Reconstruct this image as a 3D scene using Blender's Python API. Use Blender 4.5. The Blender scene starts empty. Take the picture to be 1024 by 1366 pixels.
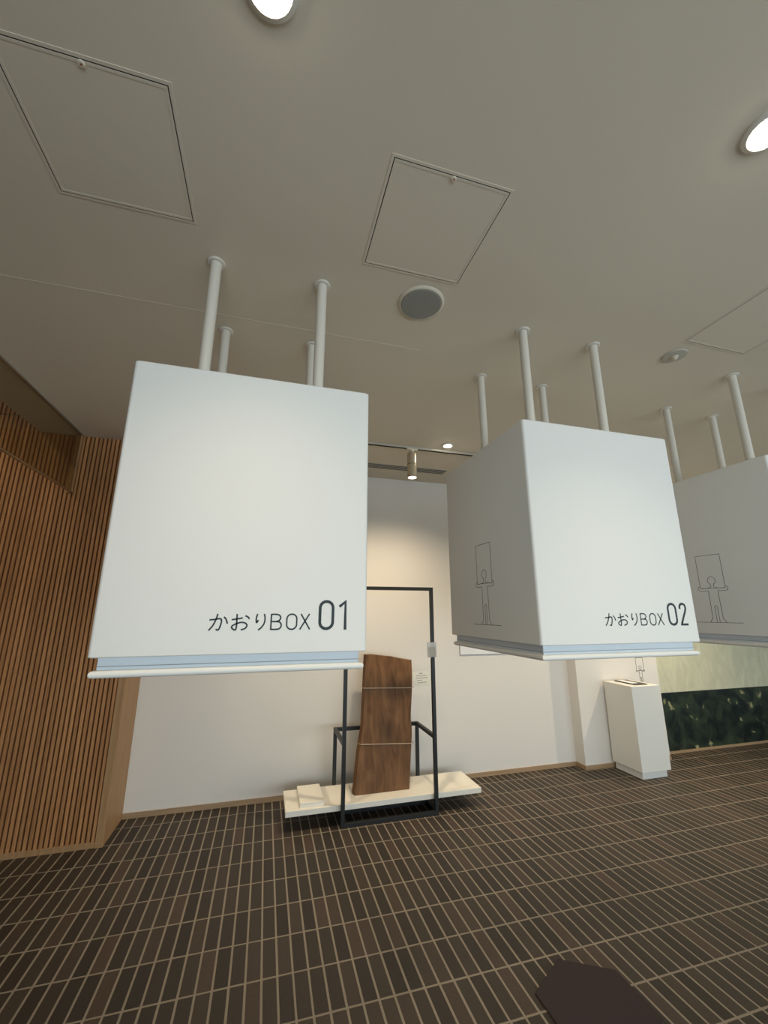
import bpy, bmesh, math, random
from mathutils import Vector, Matrix
random.seed(7)
SC = bpy.context.scene
C = SC.collection

# ------------------------------------------------------------------ camera, light, exposure
CAM_H = 1.632
YAW, PITCH, ROLL = 0.2744, 0.2380, 0.0007
cam_d = bpy.data.cameras.new('camera'); cam = bpy.data.objects.new('camera', cam_d); C.objects.link(cam)
cam_d.sensor_fit = 'VERTICAL'; cam_d.sensor_height = 36.0; cam_d.lens = 542.84 / 1366.0 * 36.0
cam_d.clip_start = 0.02; cam_d.clip_end = 100
_f = Vector((math.sin(YAW)*math.cos(PITCH), math.cos(YAW)*math.cos(PITCH), math.sin(PITCH)))
_r0 = Vector((math.cos(YAW), -math.sin(YAW), 0)); _u0 = _r0.cross(_f)
_r = math.cos(ROLL)*_r0 + math.sin(ROLL)*_u0; _u = -math.sin(ROLL)*_r0 + math.cos(ROLL)*_u0
cam.matrix_world = Matrix(((_r.x, _u.x, -_f.x, 0), (_r.y, _u.y, -_f.y, 0), (_r.z, _u.z, -_f.z, CAM_H), (0, 0, 0, 1)))
SC.camera = cam

SC.view_settings.view_transform = 'Standard'; SC.view_settings.look = 'None'
SC.view_settings.gamma = 1.0; SC.view_settings.use_curve_mapping = False
SC.view_settings.exposure = 0.0

W = bpy.data.worlds.new('daylight'); SC.world = W; W.use_nodes = True
W.node_tree.nodes['Background'].inputs[0].default_value = (0.88, 0.94, 1.0, 1)
W.node_tree.nodes['Background'].inputs[1].default_value = 0.5

def area_light(name, loc, rot, sx, sy, power, col):
    d = bpy.data.lights.new(name, 'AREA'); d.shape = 'RECTANGLE'; d.size = sx; d.size_y = sy
    d.energy = power; d.color = col
    o = bpy.data.objects.new(name, d); C.objects.link(o); o.location = loc; o.rotation_euler = rot
    return o
# daylight entering through the glazed front behind the viewer
area_light('window_daylight', (3.5, -3.75, 1.25), (math.radians(90), 0, 0), 10.2, 2.1, 278, (0.82, 0.92, 1.0))

# ------------------------------------------------------------------ materials
MATS = {}
def new_mat(name):
    m = bpy.data.materials.new(name); m.use_nodes = True
    nt = m.node_tree; b = nt.nodes['Principled BSDF']
    MATS[name] = m
    return m, nt, b
def N(nt, typ, **kw):
    n = nt.nodes.new(typ)
    for k, v in kw.items(): setattr(n, k, v)
    return n
def paint(name, col, rough=0.6, var=0.03, bump=0.03, scale=60, spec=0.3, metal=0.0):
    m, nt, b = new_mat(name)
    b.inputs['Roughness'].default_value = rough; b.inputs['Metallic'].default_value = metal
    b.inputs['Specular IOR Level'].default_value = spec
    tc = N(nt, 'ShaderNodeTexCoord'); nz = N(nt, 'ShaderNodeTexNoise'); nz.inputs['Scale'].default_value = scale; nz.inputs['Detail'].default_value = 4
    nt.links.new(tc.outputs['Object'], nz.inputs['Vector'])
    mx = N(nt, 'ShaderNodeMix', data_type='RGBA')
    mx.inputs[6].default_value = (*[c*(1-var) for c in col], 1); mx.inputs[7].default_value = (*[min(1, c*(1+var)) for c in col], 1)
    nt.links.new(nz.outputs['Fac'], mx.inputs[0]); nt.links.new(mx.outputs[2], b.inputs['Base Color'])
    if bump:
        bp = N(nt, 'ShaderNodeBump'); bp.inputs['Strength'].default_value = bump; bp.inputs['Distance'].default_value = 0.002
        nt.links.new(nz.outputs['Fac'], bp.inputs['Height']); nt.links.new(bp.outputs['Normal'], b.inputs['Normal'])
    return m
def wood(name, dark, light, scale=(60, 60, 2.5), rough=0.5, per_object=True, spec=0.3, bump=0.1):
    m, nt, b = new_mat(name)
    b.inputs['Roughness'].default_value = rough; b.inputs['Specular IOR Level'].default_value = spec
    g = N(nt, 'ShaderNodeNewGeometry'); mp = N(nt, 'ShaderNodeMapping'); mp.inputs['Scale'].default_value = scale
    nt.links.new(g.outputs['Position'], mp.inputs['Vector'])
    nz = N(nt, 'ShaderNodeTexNoise'); nz.inputs['Scale'].default_value = 1.0; nz.inputs['Detail'].default_value = 6; nz.inputs['Roughness'].default_value = 0.6
    nt.links.new(mp.outputs[0], nz.inputs['Vector'])
    cr = N(nt, 'ShaderNodeValToRGB'); cr.color_ramp.elements[0].position = 0.3; cr.color_ramp.elements[1].position = 0.72
    cr.color_ramp.elements[0].color = (*dark, 1); cr.color_ramp.elements[1].color = (*light, 1)
    nt.links.new(nz.outputs['Fac'], cr.inputs['Fac'])
    out = cr.outputs['Color']
    if per_object:
        oi = N(nt, 'ShaderNodeObjectInfo'); mr = N(nt, 'ShaderNodeMapRange'); mr.inputs[3].default_value = 0.86; mr.inputs[4].default_value = 1.14
        nt.links.new(oi.outputs['Random'], mr.inputs[0])
        hs = N(nt, 'ShaderNodeHueSaturation'); nt.links.new(mr.outputs[0], hs.inputs['Value']); nt.links.new(out, hs.inputs['Color']); out = hs.outputs['Color']
    nt.links.new(out, b.inputs['Base Color'])
    bp = N(nt, 'ShaderNodeBump'); bp.inputs['Strength'].default_value = bump; bp.inputs['Distance'].default_value = 0.002
    nt.links.new(nz.outputs['Fac'], bp.inputs['Height']); nt.links.new(bp.outputs['Normal'], b.inputs['Normal'])
    return m
def emit(name, col, strength):
    m, nt, b = new_mat(name)
    b.inputs['Base Color'].default_value = (*col, 1); b.inputs['Emission Color'].default_value = (*col, 1); b.inputs['Emission Strength'].default_value = strength
    return m

paint('wall_paint', (0.80, 0.77, 0.72), 0.75, 0.015, 0.05, 90)
paint('ceiling_paint', (0.70, 0.635, 0.52), 0.8, 0.015, 0.05, 90)
paint('panel_paint', (0.71, 0.645, 0.53), 0.65, 0.01, 0.02, 90)
paint('gap_dark', (0.03, 0.027, 0.024), 0.8, 0.1, 0)
paint('box_white', (0.83, 0.83, 0.80), 0.55, 0.012, 0.08, 260)
paint('rim_white', (0.86, 0.85, 0.80), 0.4, 0.01, 0)
paint('collar_grey', (0.68, 0.745, 0.80), 0.45, 0.02, 0)
paint('pipe_white', (0.70, 0.665, 0.59), 0.35, 0.01, 0, spec=0.5)
paint('print_slate', (0.035, 0.048, 0.055), 0.6, 0.05, 0)
paint('print_line', (0.05, 0.05, 0.045), 0.6, 0.05, 0)
paint('black_steel', (0.018, 0.02, 0.021), 0.45, 0.1, 0.02, spec=0.4)
paint('platform_white', (0.90, 0.87, 0.78), 0.5, 0.03, 0.03, 30)
paint('podium_white', (0.80, 0.80, 0.76), 0.5, 0.01, 0.02, 60)
paint('speaker_grille', (0.30, 0.30, 0.27), 0.7, 0.15, 0.3, 500)
paint('mat_carpet', (0.058, 0.044, 0.046), 0.95, 0.35, 0.6, 420, spec=0.1)
paint('grout', (0.31, 0.268, 0.212), 0.9, 0.12, 0.2, 70, spec=0.15)
paint('paper', (0.88, 0.85, 0.74), 0.8, 0.02, 0)
paint('paper_print', (0.42, 0.40, 0.36), 0.8, 0.05, 0)
paint('sign_white', (0.86, 0.86, 0.86), 0.5, 0.01, 0)
paint('sign_edge', (0.30, 0.32, 0.33), 0.5, 0.05, 0)
paint('wire_pale', (0.55, 0.42, 0.30), 0.4, 0.05, 0)
paint('alu', (0.55, 0.53, 0.48), 0.35, 0.03, 0, metal=0.7)
paint('champagne', (0.62, 0.55, 0.42), 0.32, 0.02, 0, metal=0.75)
paint('detector_plate', (0.50, 0.47, 0.40), 0.5, 0.03, 0)
paint('screw_red', (0.35, 0.08, 0.05), 0.5, 0.05, 0)
wood('slat_wood', (0.36, 0.165, 0.062), (0.58, 0.30, 0.13))
wood('frame_wood', (0.34, 0.195, 0.09), (0.48, 0.295, 0.15), per_object=False)
wood('base_wood', (0.34, 0.23, 0.13), (0.45, 0.31, 0.19), scale=(3, 60, 60), per_object=False)
paint('slat_backing', (0.075, 0.032, 0.012), 0.8, 0.1, 0)
emit('lamp_glow', (1.0, 0.93, 0.80), 60.0)
emit('lamp_glow_soft', (1.0, 0.93, 0.80), 6.0)

# floor tile: one tint per tile from its place in the grid
TX0, TY0, TP, TL = 0.0885, 3.552, 0.07, 0.238
m, nt, b = new_mat('floor_tile')
g = N(nt, 'ShaderNodeNewGeometry')
sub = N(nt, 'ShaderNodeVectorMath', operation='SUBTRACT'); sub.inputs[1].default_value = (TX0, TY0, 0)
div = N(nt, 'ShaderNodeVectorMath', operation='DIVIDE'); div.inputs[1].default_value = (TP, TL, 1e6)
flo = N(nt, 'ShaderNodeVectorMath', operation='FLOOR')
nt.links.new(g.outputs['Position'], sub.inputs[0]); nt.links.new(sub.outputs[0], div.inputs[0]); nt.links.new(div.outputs[0], flo.inputs[0])
wn = N(nt, 'ShaderNodeTexWhiteNoise', noise_dimensions='2D'); nt.links.new(flo.outputs[0], wn.inputs['Vector'])
cr = N(nt, 'ShaderNodeValToRGB')
for pos, col in ((0.0, (0.0340, 0.0265, 0.0200)), (0.45, (0.0440, 0.0340, 0.0260)), (0.75, (0.0520, 0.0400, 0.0300)), (1.0, (0.0760, 0.0500, 0.0370))):
    e = cr.color_ramp.elements[0] if pos == 0 else cr.color_ramp.elements[-1] if pos == 1 else cr.color_ramp.elements.new(pos)
    e.position = pos; e.color = (*col, 1)
nt.links.new(wn.outputs['Value'], cr.inputs['Fac'])
nz = N(nt, 'ShaderNodeTexNoise'); nz.inputs['Scale'].default_value = 2.2; nz.inputs['Detail'].default_value = 3; nt.links.new(g.outputs['Position'], nz.inputs['Vector'])
nf = N(nt, 'ShaderNodeTexNoise'); nf.inputs['Scale'].default_value = 260; nf.inputs['Detail'].default_value = 3; nt.links.new(g.outputs['Position'], nf.inputs['Vector'])
mr = N(nt, 'ShaderNodeMapRange'); mr.inputs[1].default_value = 0.3; mr.inputs[2].default_value = 0.7; mr.inputs[3].default_value = 0.78; mr.inputs[4].default_value = 1.25
nt.links.new(nf.outputs['Fac'], mr.inputs[0])
hs = N(nt, 'ShaderNodeHueSaturation'); nt.links.new(cr.outputs['Color'], hs.inputs['Color']); nt.links.new(mr.outputs[0], hs.inputs['Value'])
nt.links.new(hs.outputs['Color'], b.inputs['Base Color'])
b.inputs['Roughness'].default_value = 0.62; b.inputs['Specular IOR Level'].default_value = 0.35
bp = N(nt, 'ShaderNodeBump'); bp.inputs['Strength'].default_value = 0.25; bp.inputs['Distance'].default_value = 0.002
nt.links.new(nf.outputs['Fac'], bp.inputs['Height']); nt.links.new(bp.outputs['Normal'], b.inputs['Normal'])

# live-edge slab wood
m, nt, b = new_mat('slab_wood')
b.inputs['Roughness'].default_value = 0.55; b.inputs['Specular IOR Level'].default_value = 0.22
tc = N(nt, 'ShaderNodeTexCoord'); mp = N(nt, 'ShaderNodeMapping'); mp.inputs['Scale'].default_value = (14, 14, 1.1)
nt.links.new(tc.outputs['Object'], mp.inputs['Vector'])
n1 = N(nt, 'ShaderNodeTexNoise'); n1.inputs['Scale'].default_value = 1.2; n1.inputs['Detail'].default_value = 8; n1.inputs['Distortion'].default_value = 0.7
nt.links.new(mp.outputs[0], n1.inputs['Vector'])
n2 = N(nt, 'ShaderNodeTexNoise'); n2.inputs['Scale'].default_value = 3.0; nt.links.new(tc.outputs['Object'], n2.inputs['Vector'])
ad = N(nt, 'ShaderNodeMath', operation='ADD'); ml = N(nt, 'ShaderNodeMath', operation='MULTIPLY'); ml.inputs[1].default_value = 0.5
nt.links.new(n2.outputs['Fac'], ml.inputs[0]); nt.links.new(n1.outputs['Fac'], ad.inputs[0]); nt.links.new(ml.outputs[0], ad.inputs[1])
cr = N(nt, 'ShaderNodeValToRGB')
cr.color_ramp.elements[0].position = 0.5; cr.color_ramp.elements[0].color = (0.085, 0.038, 0.013, 1)
cr.color_ramp.elements[1].position = 0.95; cr.color_ramp.elements[1].color = (0.23, 0.115, 0.048, 1)
nt.links.new(ad.outputs[0], cr.inputs['Fac']); nt.links.new(cr.outputs['Color'], b.inputs['Base Color'])

# forest photograph (lower mural) and pale misty photograph (upper mural)
m, nt, b = new_mat('mural_forest'); b.inputs['Roughness'].default_value = 0.35
g = N(nt, 'ShaderNodeNewGeometry')
n1 = N(nt, 'ShaderNodeTexNoise'); n1.inputs['Scale'].default_value = 4.5; n1.inputs['Detail'].default_value = 7; n1.inputs['Distortion'].default_value = 1.2
vo = N(nt, 'ShaderNodeTexVoronoi'); vo.inputs['Scale'].default_value = 8; vo.inputs['Randomness'].default_value = 1
n0 = N(nt, 'ShaderNodeTexNoise'); n0.inputs['Scale'].default_value = 9; n0.inputs['Detail'].default_value = 3
vadd = N(nt, 'ShaderNodeMix', data_type='RGBA'); vadd.inputs[0].default_value = 0.18
nt.links.new(g.outputs['Position'], n1.inputs['Vector']); nt.links.new(g.outputs['Position'], n0.inputs['Vector'])
nt.links.new(g.outputs['Position'], vadd.inputs[6]); nt.links.new(n0.outputs['Color'], vadd.inputs[7]); nt.links.new(vadd.outputs[2], vo.inputs['Vector'])
c1 = N(nt, 'ShaderNodeValToRGB')
c1.color_ramp.elements[0].position = 0.40; c1.color_ramp.elements[0].color = (0.006, 0.013, 0.013, 1)
c1.color_ramp.elements[1].position = 0.70; c1.color_ramp.elements[1].color = (0.040, 0.060, 0.036, 1)
nt.links.new(n1.outputs['Fac'], c1.inputs['Fac'])
c2 = N(nt, 'ShaderNodeValToRGB')
c2.color_ramp.elements[0].position = 0.12; c2.color_ramp.elements[0].color = (1, 1, 1, 1)
c2.color_ramp.elements[1].position = 0.30; c2.color_ramp.elements[1].color = (0, 0, 0, 1)
nt.links.new(vo.outputs['Distance'], c2.inputs['Fac'])
gt = N(nt, 'ShaderNodeMath', operation='GREATER_THAN'); gt.inputs[1].default_value = 0.53; nt.links.new(n1.outputs['Fac'], gt.inputs[0])
mm = N(nt, 'ShaderNodeMath', operation='MULTIPLY'); nt.links.new(gt.outputs[0], mm.inputs[0]); nt.links.new(c2.outputs['Color'], mm.inputs[1])
mx = N(nt, 'ShaderNodeMix', data_type='RGBA'); mx.inputs[7].default_value = (0.34, 0.33, 0.17, 1)
nt.links.new(c1.outputs['Color'], mx.inputs[6]); nt.links.new(mm.outputs[0], mx.inputs[0]); nt.links.new(mx.outputs[2], b.inputs['Base Color'])

m, nt, b = new_mat('mural_mist'); b.inputs['Roughness'].default_value = 0.45
g = N(nt, 'ShaderNodeNewGeometry'); mp = N(nt, 'ShaderNodeMapping'); mp.inputs['Scale'].default_value = (5, 1, 2.2); nt.links.new(g.outputs['Position'], mp.inputs['Vector'])
n1 = N(nt, 'ShaderNodeTexNoise'); n1.inputs['Scale'].default_value = 1.3; n1.inputs['Detail'].default_value = 7; n1.inputs['Distortion'].default_value = 1.5; nt.links.new(mp.outputs[0], n1.inputs['Vector'])
cr = N(nt, 'ShaderNodeValToRGB')
cr.color_ramp.elements[0].position = 0.32; cr.color_ramp.elements[0].color = (0.58, 0.58, 0.42, 1)
cr.color_ramp.elements[1].position = 0.70; cr.color_ramp.elements[1].color = (0.70, 0.69, 0.51, 1)
nt.links.new(n1.outputs['Fac'], cr.inputs['Fac']); nt.links.new(cr.outputs['Color'], b.inputs['Base Color'])

def clear_glass(name, tint, gloss, rough=0.02, tint_fac=1.0):
    m = bpy.data.materials.new(name); m.use_nodes = True; nt = m.node_tree; nt.nodes.remove(nt.nodes['Principled BSDF'])
    out = nt.nodes['Material Output']; tr = N(nt, 'ShaderNodeBsdfTransparent'); tr.inputs[0].default_value = (*tint, 1)
    gl = N(nt, 'ShaderNodeBsdfGlossy'); gl.inputs['Roughness'].default_value = rough
    lw = N(nt, 'ShaderNodeLayerWeight'); pw = N(nt, 'ShaderNodeMath', operation='POWER'); pw.inputs[1].default_value = 5.0
    fr = N(nt, 'ShaderNodeMath', operation='MULTIPLY_ADD'); fr.inputs[1].default_value = 0.96; fr.inputs[2].default_value = 0.04
    nt.links.new(lw.outputs['Facing'], pw.inputs[0]); nt.links.new(pw.outputs[0], fr.inputs[0]); lw.inputs[0].default_value = 0.5
    mx = N(nt, 'ShaderNodeMixShader'); nt.links.new(fr.outputs[0], mx.inputs[0]); nt.links.new(tr.outputs[0], mx.inputs[1]); nt.links.new(gl.outputs[0], mx.inputs[2])
    nt.links.new(mx.outputs[0], out.inputs['Surface']); MATS[name] = m
clear_glass('barrier_glass', (0.80, 0.79, 0.72), 0.1)
clear_glass('window_glass', (0.97, 0.985, 0.98), 0.1)
m, nt, b = new_mat('acrylic'); b.inputs['Base Color'].default_value = (0.55, 0.55, 0.54, 1); b.inputs['Roughness'].default_value = 0.25; b.inputs['Alpha'].default_value = 0.62

# ------------------------------------------------------------------ mesh helpers
def box(bm, x0, x1, y0, y1, z0, z1):
    v = [bm.verts.new(p) for p in ((x0,y0,z0),(x1,y0,z0),(x1,y1,z0),(x0,y1,z0),(x0,y0,z1),(x1,y0,z1),(x1,y1,z1),(x0,y1,z1))]
    for f in ((0,3,2,1),(4,5,6,7),(0,1,5,4),(1,2,6,5),(2,3,7,6),(3,0,4,7)): bm.faces.new([v[i] for i in f])
def bm_box(*a):
    bm = bmesh.new(); box(bm, *a); return bm
def bevel(bm, w, seg=2):
    bmesh.ops.bevel(bm, geom=list(bm.edges), offset=w, segments=seg, affect='EDGES', profile=0.5); return bm
def lathe(bm, cx, cy, prof, seg=28, cap0=True, cap1=True):
    """profile of (radius, z) turned about the vertical through cx, cy"""
    rings = []
    for r, z in prof:
        rings.append([bm.verts.new((cx + r*math.cos(2*math.pi*k/seg), cy + r*math.sin(2*math.pi*k/seg), z)) for k in range(seg)])
    for a, c in zip(rings, rings[1:]):
        for k in range(seg): bm.faces.new((a[k], a[(k+1) % seg], c[(k+1) % seg], c[k]))
    if cap0: bm.faces.new(rings[0])
    if cap1: bm.faces.new(rings[-1])
    return bm
def tube(bm, pts, r, seg=8):
    rings = []
    for i, p in enumerate(pts):
        p = Vector(p); a = Vector(pts[max(0, i-1)]); c = Vector(pts[min(len(pts)-1, i+1)]); d = (c-a).normalized()
        up = Vector((0, 0, 1)) if abs(d.z) < 0.9 else Vector((1, 0, 0))
        s = d.cross(up).normalized(); t = s.cross(d)
        rings.append([bm.verts.new(p + r*(math.cos(2*math.pi*k/seg)*s + math.sin(2*math.pi*k/seg)*t)) for k in range(seg)])
    for a, c in zip(rings, rings[1:]):
        for k in range(seg): bm.faces.new((a[k], a[(k+1) % seg], c[(k+1) % seg], c[k]))
    bm.faces.new(rings[0]); bm.faces.new(rings[-1])
    return bm
def obj(name, bm, mat, parent=None, smooth=False):
    bmesh.ops.recalc_face_normals(bm, faces=bm.faces)
    me = bpy.data.meshes.new(name); bm.to_mesh(me); bm.free()
    me.materials.append(MATS[mat])
    if smooth:
        for p in me.polygons: p.use_smooth = True
        me.set_sharp_from_angle(angle=math.radians(38))
    o = bpy.data.objects.new(name, me); C.objects.link(o)
    if parent is not None:
        o.parent = parent; o.matrix_parent_inverse = parent.matrix_world.inverted() if False else Matrix.Translation(-world_loc(parent))
    return o
def world_loc(o):
    v = Vector((0, 0, 0))
    while o is not None:
        v += o.location
        if o.parent is not None: v += o.matrix_parent_inverse.translation
        o = o.parent
    return v
def inst(name, me, loc, parent):
    o = bpy.data.objects.new(name, me); C.objects.link(o); o.parent = parent; o.location = Vector(loc) - world_loc(parent)
    return o
def thing(name, label, cat, loc, group=None):
    o = bpy.data.objects.new(name, None); C.objects.link(o); o.location = loc; o.empty_display_size = 0.1
    return tag(o, label, cat, group)
def tag(o, label, cat, group=None):
    o['label'] = label; o['category'] = cat
    if group: o['group'] = group
    return o
def struct(name, bm, mat, label, cat, parent=None):
    o = obj(name, bm, mat, parent)
    if parent is None:
        o['kind'] = 'structure'; tag(o, label, cat)
    return o

def smooth_path(p, n=6, closed=False):
    """Catmull-Rom through the points"""
    out = []; m = len(p); rng = range(m if closed else m-1)
    for i in rng:
        p0 = p[(i-1) % m] if closed or i > 0 else p[0]; p1 = p[i]; p2 = p[(i+1) % m]; p3 = p[(i+2) % m] if closed or i+2 < m else p[-1]
        for k in range(n):
            t = k/n
            out.append(tuple(0.5*((2*b1) + (-a+c1)*t + (2*a-5*b1+4*c1-d1)*t*t + (-a+3*b1-3*c1+d1)*t**3) for a, b1, c1, d1 in zip(p0, p1, p2, p3)))
    if not closed: out.append(tuple(p[-1]))
    return out
def ribbon(bm, pts, w, to3d, n3, closed=False, th=0.0006):
    """stroke of width w along a flat path, th thick, laid on a surface by to3d(u, v)"""
    P = [Vector(q) for q in pts]; m = len(P); L = []; R = []
    for i in range(m):
        a = P[(i-1) % m] if closed or i > 0 else None; c = P[(i+1) % m] if closed or i < m-1 else None
        d1 = (P[i]-a).normalized() if a is not None else None; d2 = (c-P[i]).normalized() if c is not None else None
        if d1 is None: d1 = d2
        if d2 is None: d2 = d1
        n1 = Vector((-d1.y, d1.x)); n2 = Vector((-d2.y, d2.x)); s = n1+n2
        s = s.normalized() if s.length > 1e-6 else n1
        k = min(1.6, 1.0/max(0.3, s.dot(n1)))
        L.append(P[i] + s*(w/2*k)); R.append(P[i] - s*(w/2*k))
    n3 = Vector(n3)
    def mk(q, off): return bm.verts.new(Vector(to3d(q.x, q.y)) + n3*off)
    LT = [mk(q, th) for q in L]; RT = [mk(q, th) for q in R]; LB = [mk(q, -0.0002) for q in L]; RB = [mk(q, -0.0002) for q in R]
    rng = range(m) if closed else range(m-1)
    for i in rng:
        j = (i+1) % m
        bm.faces.new((LT[i], LT[j], RT[j], RT[i])); bm.faces.new((LB[i], LB[j], LT[j], LT[i])); bm.faces.new((RT[i], RT[j], RB[j], RB[i]))
    if not closed:
        bm.faces.new((LT[0], RT[0], RB[0], LB[0])); bm.faces.new((LT[-1], LB[-1], RB[-1], RT[-1]))

# ------------------------------------------------------------------ the room
CZ = 3.075           # ceiling
YB = 4.19            # alcove back wall
XL, XR, YR = -4.0, 9.0, -3.6
HI = 3.95            # stair hall ceiling beyond the glass barrier

floor = struct('floor', bm_box(XL, XR, YR, 4.45, -0.12, 0.0018), 'grout', 'brown rectangular tile floor with pale grout lines', 'floor')

def tile_mesh():
    bm = bmesh.new()
    hx, hy, c = 0.0305, 0.1145, 0.0016
    b0 = [bm.verts.new((sx*hx, sy*hy, -0.004)) for sx, sy in ((-1,-1),(1,-1),(1,1),(-1,1))]
    b1 = [bm.verts.new((sx*hx, sy*hy, 0.0014)) for sx, sy in ((-1,-1),(1,-1),(1,1),(-1,1))]
    b2 = [bm.verts.new((sx*(hx-c), sy*(hy-c), 0.003)) for sx, sy in ((-1,-1),(1,-1),(1,1),(-1,1))]
    for a, d in ((b0, b1), (b1, b2)):
        for k in range(4): bm.faces.new((a[k], a[(k+1) % 4], d[(k+1) % 4], d[k]))
    bm.faces.new(b2)
    me = bpy.data.meshes.new('floor_tile'); bmesh.ops.recalc_face_normals(bm, faces=bm.faces); bm.to_mesh(me); bm.free()
    me.materials.append(MATS['floor_tile']); return me
TILE = tile_mesh()
cells = []
fwd2 = Vector((math.sin(YAW), math.cos(YAW)))
for i in range(-58, 127):
    for j in range(-2, 30):
        cx = TX0 + (i+0.5)*TP; cy = TY0 - (j-0.5)*TL
        if cy - TL/2 > 4.18 or cx < XL or cx > XR or cy < YR+0.15: continue
        if cx < -1.06 and cy > 3.80: continue
        # in view?
        d = Vector((cx, cy, -CAM_H)); z = d.dot(_f)
        px = 512 + 542.84*d.dot(_r)/z if z > 0.1 else -1; py = 683 - 542.84*d.dot(_u)/z if z > 0.1 else -1
        vis = 0 < px < 1024 and 0 < py < 1390
        cells.append((0 if vis else 1, d.length, cx, cy))
cells.sort()
near = cells[:300]; rest = cells[300:]
for _, _, cx, cy in near:
    o = bpy.data.objects.new('tile', TILE); C.objects.link(o); o.parent = floor
    o.location = (cx, cy, random.uniform(-0.0005, 0.0003))
bm = bmesh.new()
for _, _, cx, cy in rest:
    y1 = min(cy + 0.1145, 4.185); y0 = cy - 0.1145
    if y1 - y0 < 0.02: continue
    x0, x1, c = cx-0.0305, cx+0.0305, 0.0016; dz = random.uniform(-0.0005, 0.0003)
    b0 = [bm.verts.new((x, y, -0.004)) for x, y in ((x0,y0),(x1,y0),(x1,y1),(x0,y1))]
    b1 = [bm.verts.new((x, y, 0.0014+dz)) for x, y in ((x0,y0),(x1,y0),(x1,y1),(x0,y1))]
    b2 = [bm.verts.new((x, y, 0.003+dz)) for x, y in ((x0+c,y0+c),(x1-c,y0+c),(x1-c,y1-c),(x0+c,y1-c))]
    for a, d in ((b0, b1), (b1, b2)):
        for k in range(4): bm.faces.new((a[k], a[(k+1) % 4], d[(k+1) % 4], d[k]))
    bm.faces.new(b2)
o = obj('tile_field', bm, 'floor_tile', floor); o['kind'] = 'stuff'

struct('ceiling', bm_box(-1.575, XR, YR, 4.45, CZ, CZ+0.12), 'ceiling_paint', 'plain white painted ceiling over the hanging boxes', 'ceiling')
struct('ceiling_strip', bm_box(-1.90, -1.607, YR, 3.80, CZ, CZ+0.12), 'ceiling_paint', 'narrow ceiling strip beyond the hanging glass barrier', 'ceiling')
struct('ceiling_fascia', bm_box(-1.90, -1.85, YR, 3.80, CZ+0.12, HI), 'ceiling_paint', 'upright fascia of the higher hall ceiling', 'ceiling')
struct('ceiling_hall', bm_box(XL, -1.85, YR, 3.80, HI, HI+0.1), 'ceiling_paint', 'higher ceiling of the hall beside the barrier', 'ceiling')
struct('trim_1', bm_box(-1.607, -1.575, YR, 3.78, CZ-0.006, CZ+0.1), 'alu', 'thin metal channel along the ceiling edge holding the glass barrier', 'trim')

struct('wall_back', bm_box(-1.06, 3.40, YB, YB+0.2, 0, CZ), 'wall_paint', 'white alcove wall behind the wood slab display', 'wall')
struct('wall_pilaster', bm_box(3.355, 4.50, 4.05, 4.40, 0, CZ), 'wall_paint', 'white wall pier behind the podium', 'wall')
struct('wall_mural', bm_box(4.50, XR, 4.20, 4.40, 0, CZ), 'wall_paint', 'white wall carrying the forest mural', 'wall')
struct('wall_right', bm_box(XR, XR+0.2, YR, 4.40, 0, CZ), 'wall_paint', 'plain white wall at the far end', 'wall')
struct('wall_left', bm_box(XL-0.2, XL, YR, 3.80, 0, HI), 'frame_wood', 'unseen brown wood side wall of the hall, kept dark to bounce less light', 'wall')  # out of view; brown instead of white so less light bounces onto the boxes' left faces

# glazed front behind the viewer
wr = struct('wall_rear', bm_box(XL, -1.6, YR-0.2, YR, 0, CZ), 'wall_paint', 'white front wall around the large windows', 'wall')
struct('wall_panel', bm_box(8.6, XR, YR-0.2, YR, 0, CZ), 'wall_paint', '', '', wr)
struct('wall_panel', bm_box(-1.6, 8.6, YR-0.2, YR, 2.35, CZ), 'wall_paint', '', '', wr)
struct('wall_panel', bm_box(-1.6, 8.6, YR-0.2, YR, 0, 0.15), 'wall_paint', '', '', wr)
struct('wall_panel', bm_box(XL, -1.85, YR-0.2, YR, CZ, HI), 'wall_paint', '', '', wr)
for k in range(4):
    x0 = -1.6 + k*2.55; x1 = x0 + 2.55
    bm = bmesh.new()
    box(bm, x0, x0+0.05, YR-0.12, YR-0.06, 0.15, 2.35); box(bm, x1-0.05, x1, YR-0.12, YR-0.06, 0.15, 2.35)
    box(bm, x0+0.05, x1-0.05, YR-0.12, YR-0.06, 0.15, 0.20); box(bm, x0+0.05, x1-0.05, YR-0.12, YR-0.06, 2.30, 2.35)
    w = struct('window_%d' % (k+1), bm, 'alu', ['tall window at the hall end of the glazed front', 'tall window second along from the hall end', 'tall window third along from the hall end', 'tall window at the mural end of the glazed front'][k], 'window')
    obj('pane', bm_box(x0+0.05, x1-0.05, YR-0.092, YR-0.086, 0.20, 2.30), 'window_glass', w)

# louvred timber wall
YW = 3.78
lou = struct('wall_louvre', bm_box(XL, -1.055, YW+0.022, YW+0.10, 0, HI), 'slat_backing', 'timber wall of narrow vertical brown slats', 'wall')
def slat_me(z0, z1, name):
    bm = bm_box(-0.0105, 0.0105, 0, 0.024, z0, z1); bmesh.ops.bevel(bm, geom=[e for e in bm.edges if abs(e.verts[0].co.z-e.verts[1].co.z) > 0.1 and e.verts[0].co.y < 0.01], offset=0.002, segments=1, affect='EDGES')
    bmesh.ops.recalc_face_normals(bm, faces=bm.faces)
    me = bpy.data.meshes.new(name); bm.to_mesh(me); bm.free(); me.materials.append(MATS['slat_wood']); return me
SP = 0.0315
lo = slat_me(0.04, CZ-0.002, 'slat'); hi = slat_me(0.04, HI-0.002, 'slat_tall')
x = -1.075; n = 0
while x > XL + 0.03:
    inst('slat', lo if x > -1.89 else hi, (x, YW, 0), lou); x -= SP; n += 1
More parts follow.
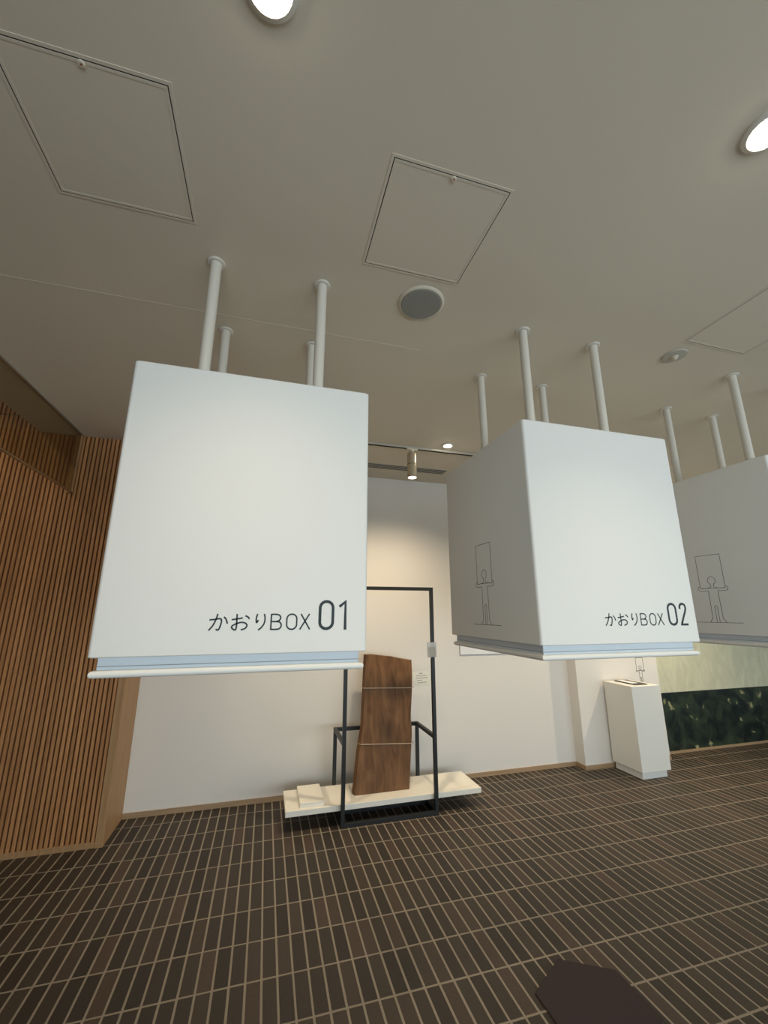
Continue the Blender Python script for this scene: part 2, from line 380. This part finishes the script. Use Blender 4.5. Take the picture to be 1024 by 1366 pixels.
obj('base_rail', bm_box(XL, -1.055, YW-0.004, YW+0.022, 0.003, 0.04), 'frame_wood', lou)
bm = bm_box(-1.057, -1.005, YW-0.012, YW+0.01, 0.003, CZ-0.002); obj('corner_post', bevel(bm, 0.002, 1), 'frame_wood', lou)
obj('jamb_board', bm_box(-1.057, -1.0065, YW+0.01, YB-0.001, 0.003, CZ-0.002), 'frame_wood', lou)
obj('joint_strip', bm_box(-2.27, -1.90, YW-0.001, YW+0.02, 3.195, 3.20), 'slat_backing', lou)
obj('wide_post', bm_box(-2.275, -2.225, YW-0.02, YW+0.0, 2.6, HI-0.002), 'frame_wood', lou)

# skirting
struct('baseboard_back', bm_box(-1.005, 3.343, YB-0.012, YB, 0.003, 0.042), 'base_wood', 'thin pale wood skirting along the alcove wall', 'skirting')
bp_ = struct('baseboard_pilaster', bm_box(3.343, 4.50, 4.038, 4.05, 0.003, 0.042), 'base_wood', 'thin wood skirting around the white pier', 'skirting')
struct('return_strip', bm_box(3.343, 3.355, 4.05, YB, 0.003, 0.042), 'base_wood', '', '', bp_)
struct('baseboard_mural', bm_box(4.50, XR, 4.186, 4.20, 0.003, 0.03), 'base_wood', 'thin wood skirting under the forest mural', 'skirting')

# ceiling joint
struct('trim_2', bm_box(-1.5, 0.75, 1.904, 1.914, CZ-0.0008, CZ), 'panel_paint', 'faint raised joint line across the ceiling', 'trim')

# hanging glass smoke barrier
gb = thing('glass_barrier', 'clear glass smoke barrier hanging from the ceiling before the slatted wall', 'glass panel', (-1.591, 1.5, 2.57))
obj('glass_pane', bm_box(-1.595, -1.587, -0.6, YW-0.004, 2.578, CZ-0.007), 'barrier_glass', gb)
obj('bottom_edge', bm_box(-1.598, -1.584, -0.6, YW-0.004, 2.566, 2.578), 'frame_wood', gb)
obj('end_cover', bm_box(-1.622, -1.580, YW-0.030, YW-0.002, 2.566, CZ-0.007), 'frame_wood', gb)

# ------------------------------------------------------------------ hanging boxes
# lettering strokes, in units of the print (x right, y down), 624 units = 0.308 m
def rrect(x0, x1, y0, y1, r, n=6):
    pts = []
    for cx, cy, a0 in ((x1-r, y0+r, -90), (x1-r, y1-r, 0), (x0+r, y1-r, 90), (x0+r, y0+r, 180)):
        for k in range(n+1):
            a = math.radians(a0 + 90*k/n); pts.append((cx + r*math.cos(a), cy + r*math.sin(a)))
    return pts
KA = [[(50,214),(80,211),(104,207),(117,209),(121,222),(118,244),(111,267),(103,276),(91,270)], [(96,177),(88,211),(72,249),(50,277)], [(134,196),(148,212),(157,237)]]
OO = [[(181,213),(212,209),(247,202)], [(211,178),(212,220),(212,262),(206,276),(193,271),(184,261),(190,249),(215,236),(245,230),(268,237),(275,252),(264,268),(240,276)], [(262,189),(278,197),(288,210)]]
RI = [[(336,178),(330,206),(331,226),(335,231),(343,216)], [(378,178),(384,207),(379,240),(363,264),(345,278)]]
BOXL = [('l', [(423,178),(423,278)]), ('s', [(423,181),(455,181),(474,187),(482,203),(474,219),(455,226),(423,226)]), ('s', [(455,226),(478,231),(488,250),(478,270),(455,275),(423,275)]),
        ('c', rrect(522, 586, 180, 276, 31)), ('l', [(612,178),(672,278)]), ('l', [(668,178),(607,278)])]
ZERO = ('c', rrect(737, 824, 97, 274, 42))
ONE = ('l', [(868,131),(909,98),(909,282)])
TWO = ('s', [(874,140),(876,116),(892,99),(912,96),(933,106),(940,130),(932,158),(905,208),(876,262)])
TWOB = ('l', [(880,252),(871,274),(946,274)])
S = 0.308/624
def strokes(bm, items, w, f3, n3):
    for kind, pts in items:
        if kind == 'c': ribbon(bm, pts, w, f3, n3, closed=True)
        elif kind == 's': ribbon(bm, smooth_path(pts, 6), w, f3, n3)
        else: ribbon(bm, pts, w, f3, n3)
def man_strokes(s=1.0):
    M = []
    head = []
    for k in range(0, 25):
        a = math.radians(-62 + (360-56)*k/24)
        head.append((0.022*math.cos(a), 0.2415 + 0.0225*math.sin(a)))
    right = [(0.009, 0.2165), (0.008, 0.208), (0.020, 0.200), (0.045, 0.1965), (0.070, 0.1965)]
    M.append(('c', [(-0.072, 0.393), (0.072, 0.393), (0.072, 0.197), (-0.072, 0.197)]))
    M.append(('l', head))
    for sg in (-1, 1):
        M.append(('s', [(sg*a, b1) for a, b1 in ([(0.0103, 0.2216)] + right)]))
        M.append(('s', [(sg*a, b1) for a, b1 in ((0.072, 0.205), (0.081, 0.206), (0.086, 0.196), (0.080, 0.184), (0.060, 0.181), (0.027, 0.182))]))
        M.append(('l', [(sg*a, b1) for a, b1 in ((0.027, 0.182), (0.029, 0.022), (0.042, 0.010), (0.044, 0.001))]))
        M.append(('l', [(sg*0.008, 0.001), (sg*0.008, 0.088), (sg*0.005, 0.094), (0, 0.096)]))
    M.append(('l', [(-0.13, 0.0), (0.13, 0.0)]))
    return [(k, [(a*s, b1*s) for a, b1 in p]) for k, p in M]

BW, BZ0, BZ1 = 0.407, 1.500, 2.458
def hanging_box(cx, cy, number, label):
    t = thing('hanging_box', label, 'hanging box', (cx, cy, 1.443), 'scent boxes hung from the ceiling')
    # body: open-bottomed shell with rounded upright corners
    bm = bmesh.new(); h = BW; r = 0.012; outer = []; th = 0.02
    def loop(hh, rr, z):
        pts = []
        for sx, sy, a0 in ((1,1,0), (-1,1,90), (-1,-1,180), (1,-1,270)):
            for k in range(5):
                a = math.radians(a0 + 90*k/4); pts.append(bm.verts.new((cx + sx*(hh-rr) + rr*math.cos(a), cy + sy*(hh-rr) + rr*math.sin(a), z)))
        return pts
    rings = [loop(h-th, 0.004, BZ1-th), loop(h-th, 0.004, BZ0), loop(h-0.003, r, BZ0), loop(h, r, BZ0+0.003), loop(h, r, BZ1-0.005), loop(h-0.005, r, BZ1)]
    for a, c in zip(rings, rings[1:]):
        m_ = len(a)
        for k in range(m_): bm.faces.new((a[k], a[(k+1) % m_], c[(k+1) % m_], c[k]))
    bm.faces.new(rings[0]); bm.faces.new(rings[-1])
    obj('body', bm, 'box_white', t, smooth=True)
    def ring_tube(name, ho, hi_, z0, z1, mat, rnd):
        bm = bmesh.new(); prof = []
        n_ = 8
        if rnd:
            rr = (z1-z0)/2
            for k in range(n_+1):
                a = math.radians(-90 + 180*k/n_); prof.append((ho-rr+rr*math.cos(a), z0+rr+rr*math.sin(a)))
        else: prof = [(ho, z0), (ho, z1)]
        prof = [(hi_, z0)] + prof + [(hi_, z1)]
        def lp(hh, z):
            return [bm.verts.new((cx+sx*hh, cy+sy*hh, z)) for sx, sy in ((1,1),(-1,1),(-1,-1),(1,-1))]
        rg = [lp(a, z) for a, z in prof]
        for a, c in zip(rg, rg[1:] + rg[:1]):
            for k in range(4): bm.faces.new((a[k], a[(k+1) % 4], c[(k+1) % 4], c[k]))
        return obj(name, bm, mat, t, smooth=True)
    ring_tube('collar', 0.384, 0.365, 1.462, BZ0+0.012, 'collar_grey', False)
    ring_tube('seam_strip', 0.3855, 0.378, 1.4735, 1.4755, 'sign_edge', False)
    ring_tube('rim', 0.399, 0.360, 1.443, 1.4645, 'rim_white', True)
    for sx in (-1, 1):
        for sy in (-1, 1):
            x, y = cx + sx*0.225, cy + sy*0.225
            p = obj('pole', lathe(bmesh.new(), x, y, [(0.0225, BZ1-0.002), (0.0225, CZ-0.004)], 24), 'pipe_white', t, smooth=True)
            obj('flange', lathe(bmesh.new(), x, y, [(0.0238, CZ-0.009), (0.034, CZ-0.008), (0.0365, CZ-0.005), (0.0365, CZ-0.0005)], 28), 'pipe_white', p, smooth=True)
            obj('foot_flange', lathe(bmesh.new(), x, y, [(0.038, BZ1+0.0), (0.038, BZ1+0.004), (0.030, BZ1+0.006)], 28), 'pipe_white', p, smooth=True)
    # lettering on the front face (towards -Y); the third box's front is turned out of view
    fy = cy - BW; nn = (0, -1, 0)
    def f3(u, v): return (cx - 0.093 + (u-48)*S, fy, 1.5725 + (278-v)*S)
    if number < 3:
        for chars in ([('s', p) for p in KA], [('s', p) for p in OO], [('s', p) for p in RI], BOXL[:3], BOXL[3:4], BOXL[4:]):
            bm = bmesh.new(); strokes(bm, chars, 0.0047/S, f3, nn); obj('letter', bm, 'print_slate', t)
        for chars in ([ZERO], [ONE] if number == 1 else [TWO, TWOB]):
            bm = bmesh.new(); strokes(bm, chars, 0.0095/S, f3, nn); obj('digit', bm, 'print_slate', t)
    # pictogram on the left face (towards -X); right in the drawing is -Y
    fx = cx - BW
    bm = bmesh.new()
    strokes(bm, man_strokes(), 0.0022, lambda u, v: (fx, cy - u, 1.5665 + v), (-1, 0, 0))
    obj('pictogram', bm, 'print_line', t)
    return t
hanging_box(-0.074, 1.804, 1, 'white box numbered 01 hanging on four white poles beside the slatted wall')
hanging_box(1.438, 1.828, 2, 'white box numbered 02 hanging on four white poles over the hexagonal mat')
hanging_box(2.955, 1.838, 3, 'white hanging box with a standing figure outline, beyond the box numbered 02')

# hexagonal carpet mat under the second box
bm = bmesh.new(); hx, hy, hr = 1.456, 1.837, 0.25
v0 = [bm.verts.new((hx + hr*math.cos(math.radians(90+60*k)), hy + hr*math.sin(math.radians(90+60*k)), 0.003)) for k in range(6)]
v1 = [bm.verts.new((v.co.x, v.co.y, 0.009)) for v in v0]
v2 = [bm.verts.new((hx+(v.co.x-hx)*0.985, hy+(v.co.y-hy)*0.985, 0.011)) for v in v0]
for a, c in ((v0, v1), (v1, v2)):
    for k in range(6): bm.faces.new((a[k], a[(k+1) % 6], c[(k+1) % 6], c[k]))
bm.faces.new(v2); bm.faces.new(v0)
tag(obj('floor_mat', bm, 'mat_carpet'), 'dark purplish hexagonal carpet mat on the tile floor', 'mat')

# ------------------------------------------------------------------ ceiling fittings
def access_panel(x0, x1, y0, y1, label):
    t = thing('access_panel', label, 'ceiling panel', ((x0+x1)/2, (y0+y1)/2, CZ), 'ceiling access panels')
    def frame(bm, a, w, z0, z1):
        box(bm, x0+a, x1-a, y0+a, y0+a+w, z0, z1); box(bm, x0+a, x1-a, y1-a-w, y1-a, z0, z1)
        box(bm, x0+a, x0+a+w, y0+a+w, y1-a-w, z0, z1); box(bm, x1-a-w, x1-a, y0+a+w, y1-a-w, z0, z1)
        return bm
    obj('frame', frame(bmesh.new(), 0.0, 0.009, CZ-0.0018, CZ), 'panel_paint', t)
    obj('gap', frame(bmesh.new(), 0.009, 0.0035, CZ-0.0012, CZ), 'gap_dark', t)
    obj('door_rim', frame(bmesh.new(), 0.0125, 0.008, CZ-0.0022, CZ), 'panel_paint', t)
    obj('door', bm_box(x0+0.0205, x1-0.0205, y0+0.0205, y1-0.0205, CZ-0.0012, CZ), 'panel_paint', t)
    l = obj('latch', lathe(bmesh.new(), (x0+x1)/2, y0+0.020, [(0.0075, CZ-0.0065), (0.009, CZ-0.005), (0.009, CZ-0.001)], 16), 'panel_paint', t, smooth=True)
    obj('keyhole', lathe(bmesh.new(), (x0+x1)/2, y0+0.020, [(0.0028, CZ-0.0072), (0.0028, CZ-0.006)], 10), 'screw_red', l)
access_panel(0.299, 0.749, 0.962, 1.412, 'square white access hatch beside the round ceiling loudspeaker')
access_panel(-0.802, -0.352, 0.958, 1.408, 'square white access hatch towards the slatted wall and glass barrier')
access_panel(2.114, 2.564, 0.990, 1.438, 'square white access hatch beside the small smoke detector')

sp = thing('ceiling_speaker', 'round grey loudspeaker with a white ring flush in the ceiling', 'loudspeaker', (0.624, 1.562, CZ))
obj('ring', lathe(bmesh.new(), 0.624, 1.562, [(0.096, CZ-0.006), (0.100, CZ-0.009), (0.107, CZ-0.007), (0.112, CZ-0.002), (0.112, CZ-0.0003)], 48), 'panel_paint', sp, smooth=True)
obj('grille', lathe(bmesh.new(), 0.624, 1.562, [(0.05, CZ-0.0115), (0.094, CZ-0.0105), (0.097, CZ-0.008)], 48, True, True), 'speaker_grille', sp, smooth=True)

sd = thing('smoke_detector', 'small round flat detector plate in the ceiling', 'detector', (2.190, 1.550, CZ))
obj('plate', lathe(bmesh.new(), 2.19, 1.55, [(0.050, CZ-0.008), (0.062, CZ-0.006), (0.066, CZ-0.0003)], 36), 'detector_plate', sd, smooth=True)
obj('sensor', lathe(bmesh.new(), 2.19, 1.55, [(0.006, CZ-0.026), (0.010, CZ-0.024), (0.010, CZ-0.018), (0.018, CZ-0.014), (0.018, CZ-0.008)], 20), 'panel_paint', sd, smooth=True)

def spot_lamp(name, loc, target, power, size_deg, blend, col, parent, radius=0.03):
    d = bpy.data.lights.new(name, 'SPOT'); d.energy = power; d.spot_size = math.radians(size_deg); d.spot_blend = blend; d.color = col; d.shadow_soft_size = radius
    o = bpy.data.objects.new(name, d); C.objects.link(o)
    o.rotation_euler = (Vector(target)-Vector(loc)).to_track_quat('-Z', 'Y').to_euler()
    o.parent = parent; o.location = Vector(loc) - world_loc(parent)
    return o
WARM = (1.0, 0.81, 0.56)
def downlight(x, y, label, power, size, target=None, glow='lamp_glow', r=0.05, Z=CZ):
    t = thing('downlight', label, 'ceiling light', (x, y, Z), 'ceiling downlights')
    obj('trim_ring', lathe(bmesh.new(), x, y, [(r, Z-0.010), (r+0.004, Z-0.012), (r+0.016, Z-0.007), (r+0.018, Z-0.0003)], 36), 'pipe_white', t, smooth=True)
    obj('lens', lathe(bmesh.new(), x, y, [(0.012, Z-0.022), (r*0.6, Z-0.019), (r*0.97, Z-0.0105)], 36), glow, t, smooth=True)
    spot_lamp('downlight_beam', (x, y, Z-0.035), target or (x, y, 0), power, size, 1.0, WARM, t, 0.04)
downlight(-0.086, 0.690, 'glowing round downlight between the two square hatches before the lettered boxes', 50, 105)
downlight(1.395, 0.585, 'bright round downlight nearest the hatch beside the smoke detector', 50, 105)
downlight(1.470, 3.120, 'glowing round downlight by the alcove track spotlight', 25, 100, (1.5, 3.9, 0.8), 'lamp_glow', 0.035)

downlight(-2.75, 2.75, 'glowing round downlight in the hall beyond the glass barrier', 60, 140, None, 'lamp_glow', 0.05, HI)
for xa, xb, lab in ((-0.4, 3.2, 'long slim lighting track along the alcove ceiling'), (4.62, 6.2, 'short slim lighting track in the ceiling before the forest mural')):
    tr = thing('lighting_track', lab, 'lighting track', ((xa+xb)/2, 3.255, CZ), 'ceiling lighting tracks')
    obj('rail', bm_box(xa, xb, 3.239, 3.271, CZ-0.018, CZ), 'detector_plate', tr)
    obj('slot', bm_box(xa+0.01, xb-0.01, 3.243, 3.267, CZ-0.019, CZ-0.017), 'gap_dark', tr)
def track_spot(x, label, target, power, size):
    t = thing('track_spotlight', label, 'spotlight', (x, 3.255, CZ-0.018), 'alcove track spotlights')
    obj('adapter', bm_box(x-0.05, x+0.05, 3.241, 3.269, CZ-0.030, CZ-0.018), 'panel_paint', t)
    obj('stem', lathe(bmesh.new(), x, 3.255, [(0.020, CZ-0.058), (0.022, CZ-0.030)], 20), 'panel_paint', t, smooth=True)
    bd = obj('barrel', lathe(bmesh.new(), x, 3.255, [(0.040, 2.785), (0.043, 2.787), (0.043, 2.885), (0.041, 2.887), (0.041, 2.892), (0.043, 2.894), (0.043, 3.010), (0.036, 3.018), (0.020, 3.020)], 32), 'champagne', t, smooth=True)
    obj('band', lathe(bmesh.new(), x, 3.255, [(0.0436, 2.905), (0.0436, 2.909)], 32), 'gap_dark', bd)
    obj('lens', lathe(bmesh.new(), x, 3.255, [(0.020, 2.781), (0.036, 2.7845)], 28), 'lamp_glow_soft', bd)
    spot_lamp('spot_beam', (x, 3.255, 2.772), target, power, size, 1.0, WARM, t, 0.03)
track_spot(1.178, 'pale metal cylinder spotlight hanging from the alcove track', (1.15, 3.95, 0.55), 66, 132)
track_spot(0.15, 'cylinder spotlight at the slatted-wall end of the alcove track', (0.4, 3.95, 0.5), 55, 130)
track_spot(4.72, 'cylinder spotlight on the short track before the forest mural', (4.2, 3.95, 0.6), 170, 125)
track_spot(2.75, 'cylinder spotlight midway along the track between wood slab and podium', (3.2, 3.9, 0.6), 50, 110)

ld = thing('slot_diffuser', 'long grey slotted air vent in the alcove ceiling', 'air vent', (1.0, 3.81, CZ))
obj('vent_back', bm_box(-0.4, 1.745, 3.745, 3.875, CZ-0.003, CZ), 'gap_dark', ld)
for k in range(5):
    y = 3.741 + k*0.0315
    obj('fin', bm_box(-0.4, 1.745, y, y+0.010, CZ-0.005, CZ-0.0004), 'detector_plate', ld)
obj('end_cap', bm_box(1.745, 1.752, 3.741, 3.879, CZ-0.007, CZ-0.0004), 'panel_paint', ld)

# ------------------------------------------------------------------ wood slab display
fr = thing('slab_stand', 'black steel frame standing around the wood slab platform', 'frame', (1.067, 3.8, 0))
T = 0.03
def bar(name, *a): obj(name, bevel(bm_box(*a), 0.0015, 1), 'black_steel', fr)
FX0, FX1, FY0, FY1, FT = 0.660, 1.475, 3.565, 4.005, 1.842
bar('front_post', FX0, FX0+T, FY0, FY0+T, 0.003, FT); bar('front_post', FX1-T, FX1, FY0, FY0+T, 0.003, FT)
bar('top_bar', FX0+T, FX1-T, FY0, FY0+T, FT-T, FT)
bar('floor_bar', FX0+T, FX1-T, FY0, FY0+T, 0.003, 0.003+T)
bar('rear_post', FX0, FX0+T, FY1, FY1+T, 0.003, 0.60); bar('rear_post', FX1-T, FX1, FY1, FY1+T, 0.003, 0.60)
bar('rear_bar', FX0+T, FX1-T, FY1, FY1+T, 0.60-T, 0.60)
bar('side_bar', FX0, FX0+T, FY0+T, FY1, 0.60-T, 0.60); bar('side_bar', FX1-T, FX1, FY0+T, FY1, 0.60-T, 0.60)
bar('floor_bar', FX0, FX0+T, FY0+T, FY1, 0.003, 0.003+T); bar('floor_bar', FX1-T, FX1, FY0+T, FY1, 0.003, 0.003+T)
bar('floor_bar', FX0+T, FX1-T, FY1, FY1+T, 0.003, 0.003+T)
bar('support_post', 0.72, 0.75, 3.78, 3.81, 0.033, 0.104); bar('support_post', 1.385, 1.415, 3.78, 3.81, 0.033, 0.104)
bar('support_bar', FX0+T, FX1-T, 3.78, 3.81, 0.003, 0.033)

pl = obj('display_platform', bevel(bm_box(0.240, 1.893, 3.610, 4.000, 0.105, 0.145), 0.002, 1), 'platform_white')
tag(pl, 'long low white platform carried by the black steel frame', 'platform')
tag(obj('wooden_block', bevel(bm_box(0.350, 0.540, 3.640, 3.980, 0.1455, 0.178), 0.002, 1), 'platform_white'), 'small white rectangular block lying on the low platform', 'block')

# the slab: live-edge outline, leaning back
slab_t = thing('wood_slab', 'tall dark brown live-edge wood slab tied with wires on the white platform', 'wood slab', (1.05, 3.77, 0.146))
TAN = 0.20
left = [(0.805, 0.145), (0.800, 0.17), (0.812, 0.22), (0.822, 0.30), (0.838, 0.40), (0.848, 0.46), (0.862, 0.52), (0.876, 0.58), (0.890, 0.66), (0.898, 0.76), (0.907, 0.86), (0.914, 0.94), (0.922, 1.04), (0.930, 1.14), (0.938, 1.226)]
right = [(1.392, 1.164), (1.390, 1.10), (1.386, 1.02), (1.380, 0.95), (1.372, 0.88), (1.360, 0.80), (1.348, 0.72), (1.342, 0.66), (1.346, 0.60), (1.342, 0.54), (1.330, 0.46), (1.318, 0.38), (1.306, 0.29), (1.292, 0.20), (1.283, 0.145)]
top = [(1.00, 1.226), (1.08, 1.216), (1.18, 1.204), (1.28, 1.182)]
outl = left + top + right
bm = bmesh.new()
def sl(x, z, d): return (x, 3.742 + (z-0.145)*TAN + d, z + (0.0 if z > 0.15 else 0.001))
cxm = 1.09
fA = [bm.verts.new(sl(cxm + (x-cxm)*0.982, z, 0.0)) for x, z in outl]
fB = [bm.verts.new(sl(x, z, 0.012)) for x, z in outl]
fC = [bm.verts.new(sl(x + (0.012 if x > cxm else -0.012), z, 0.045)) for x, z in outl]
fD = [bm.verts.new(sl(cxm + (x-cxm)*1.0, z, 0.055)) for x, z in outl]
m_ = len(outl)
for a, c in ((fA, fB), (fB, fC), (fC, fD)):
    for k in range(m_): bm.faces.new((a[k], a[(k+1) % m_], c[(k+1) % m_], c[k]))
bm.faces.new(fA); bm.faces.new(fD)
bmesh.ops.triangulate(bm, faces=[f for f in bm.faces if len(f.verts) > 4])
obj('plank', bm, 'slab_wood', slab_t)
for (xa, za, xb, zb) in ((0.911, 0.943, 1.376, 0.926), (0.868, 0.505, 1.340, 0.478)):
    ya = 3.742 + (za-0.145)*TAN
    bm = bmesh.new(); tube(bm, [(xa-0.016, ya+0.056, za), (xa-0.014, ya+0.02, za), (xa-0.002, ya-0.004, za), ((xa+xb)/2, ya-0.005, (za+zb)/2), (xb+0.002, ya-0.004, zb), (xb+0.014, ya+0.02, zb), (xb+0.016, ya+0.056, zb)], 0.0035, 6)
    obj('tie_wire', bm, 'wire_pale', slab_t, smooth=True)

# paper note at the slab's edge
yt = 3.742 + (1.0-0.145)*TAN + 0.02
pt = thing('paper_note', 'cream paper note fixed at the edge of the wood slab', 'note', (1.45, yt, 0.92))
bm = bmesh.new(); cs = [(1.388, 1.062), (1.556, 1.062), (1.586, 0.940), (1.404, 0.928)]
f = [bm.verts.new((x, yt, z)) for x, z in cs]; k2 = [bm.verts.new((x, yt+0.0015, z)) for x, z in cs]
bm.faces.new(f); bm.faces.new(k2)
for k in range(4): bm.faces.new((f[k], f[(k+1) % 4], k2[(k+1) % 4], k2[k]))
obj('sheet', bm, 'paper', pt)
bm = bmesh.new()
for k, (u0, u1) in enumerate(((0.42, 0.60), (0.22, 0.85), (0.18, 0.88), (0.22, 0.52), (0.25, 0.75))):
    v = 0.14 + 0.16*k
    def pp(u, v):
        a = Vector(cs[0]).lerp(Vector(cs[1]), u); c = Vector(cs[3]).lerp(Vector(cs[2]), u); return a.lerp(c, v)
    q0 = pp(u0, v); q1 = pp(u1, v)
    ribbon(bm, [tuple(q0), tuple(q1)], 0.006 if k else 0.010, lambda u, v_: (u, yt, v_), (0, -1, 0))
obj('print', bm, 'paper_print', pt)

# acrylic label on the frame's post
al = thing('label_holder', 'small clear acrylic label clipped to the black frame post', 'label', (1.447, 3.56, 1.23))
obj('acrylic_plate', bevel(bm_box(1.404, 1.490, 3.560, 3.5648, 1.230, 1.357), 0.001, 1), 'acrylic', al)
obj('label_card', bm_box(1.412, 1.482, 3.5585, 3.560, 1.240, 1.318), 'paper_print', al)

# ------------------------------------------------------------------ podium, wall print, mural, wall sign
pd = thing('podium', 'slim white podium with a recessed base before the pier', 'podium', (3.872, 3.86, 0))
obj('body', bevel(bm_box(3.690, 4.056, 3.660, 4.030, 0.068, 0.868), 0.002, 1), 'podium_white', pd)
obj('plinth_base', bm_box(3.710, 4.022, 3.684, 4.015, 0.003, 0.068), 'podium_white', pd)
ty = thing('display_tray', 'dark flat tray with a white card on the podium top', 'tray', (3.885, 3.86, 0.868))
obj('tray_plate', bevel(bm_box(3.800, 3.972, 3.722, 3.992, 0.8685, 0.876), 0.0015, 1), 'black_steel', ty)
obj('card', bm_box(3.822, 3.905, 3.775, 3.975, 0.876, 0.878), 'sign_white', ty)
bm = bmesh.new(); strokes(bm, man_strokes(0.72), 0.0046, lambda u, v: (4.247 + u, 4.05, 0.815 + v), (0, -1, 0))
tag(obj('wall_pictogram', bm, 'print_line'), 'line drawing of a person holding a panel on the white pier above the podium', 'wall print')

tag(obj('forest_mural', bm_box(4.52, 8.9, 4.192, 4.1995, 0.03, 0.665), 'mural_forest'), 'dark green forest photograph low on the wall beside the podium', 'mural')
tag(obj('mist_mural', bm_box(4.52, 8.9, 4.192, 4.1995, 0.667, CZ-0.01), 'mural_mist'), 'pale green misty photograph on the wall above the dark forest picture', 'mural')

ws = thing('wall_sign', 'white sign board with a grey edge on the alcove wall behind box 02', 'sign', (2.25, YB, 1.17))
obj('sign_panel', bm_box(2.024, 2.62, YB-0.010, YB-0.0005, 1.176, 1.56), 'sign_white', ws)
obj('sign_border', bm_box(2.018, 2.626, YB-0.007, YB-0.0003, 1.170, 1.566), 'sign_edge', ws)
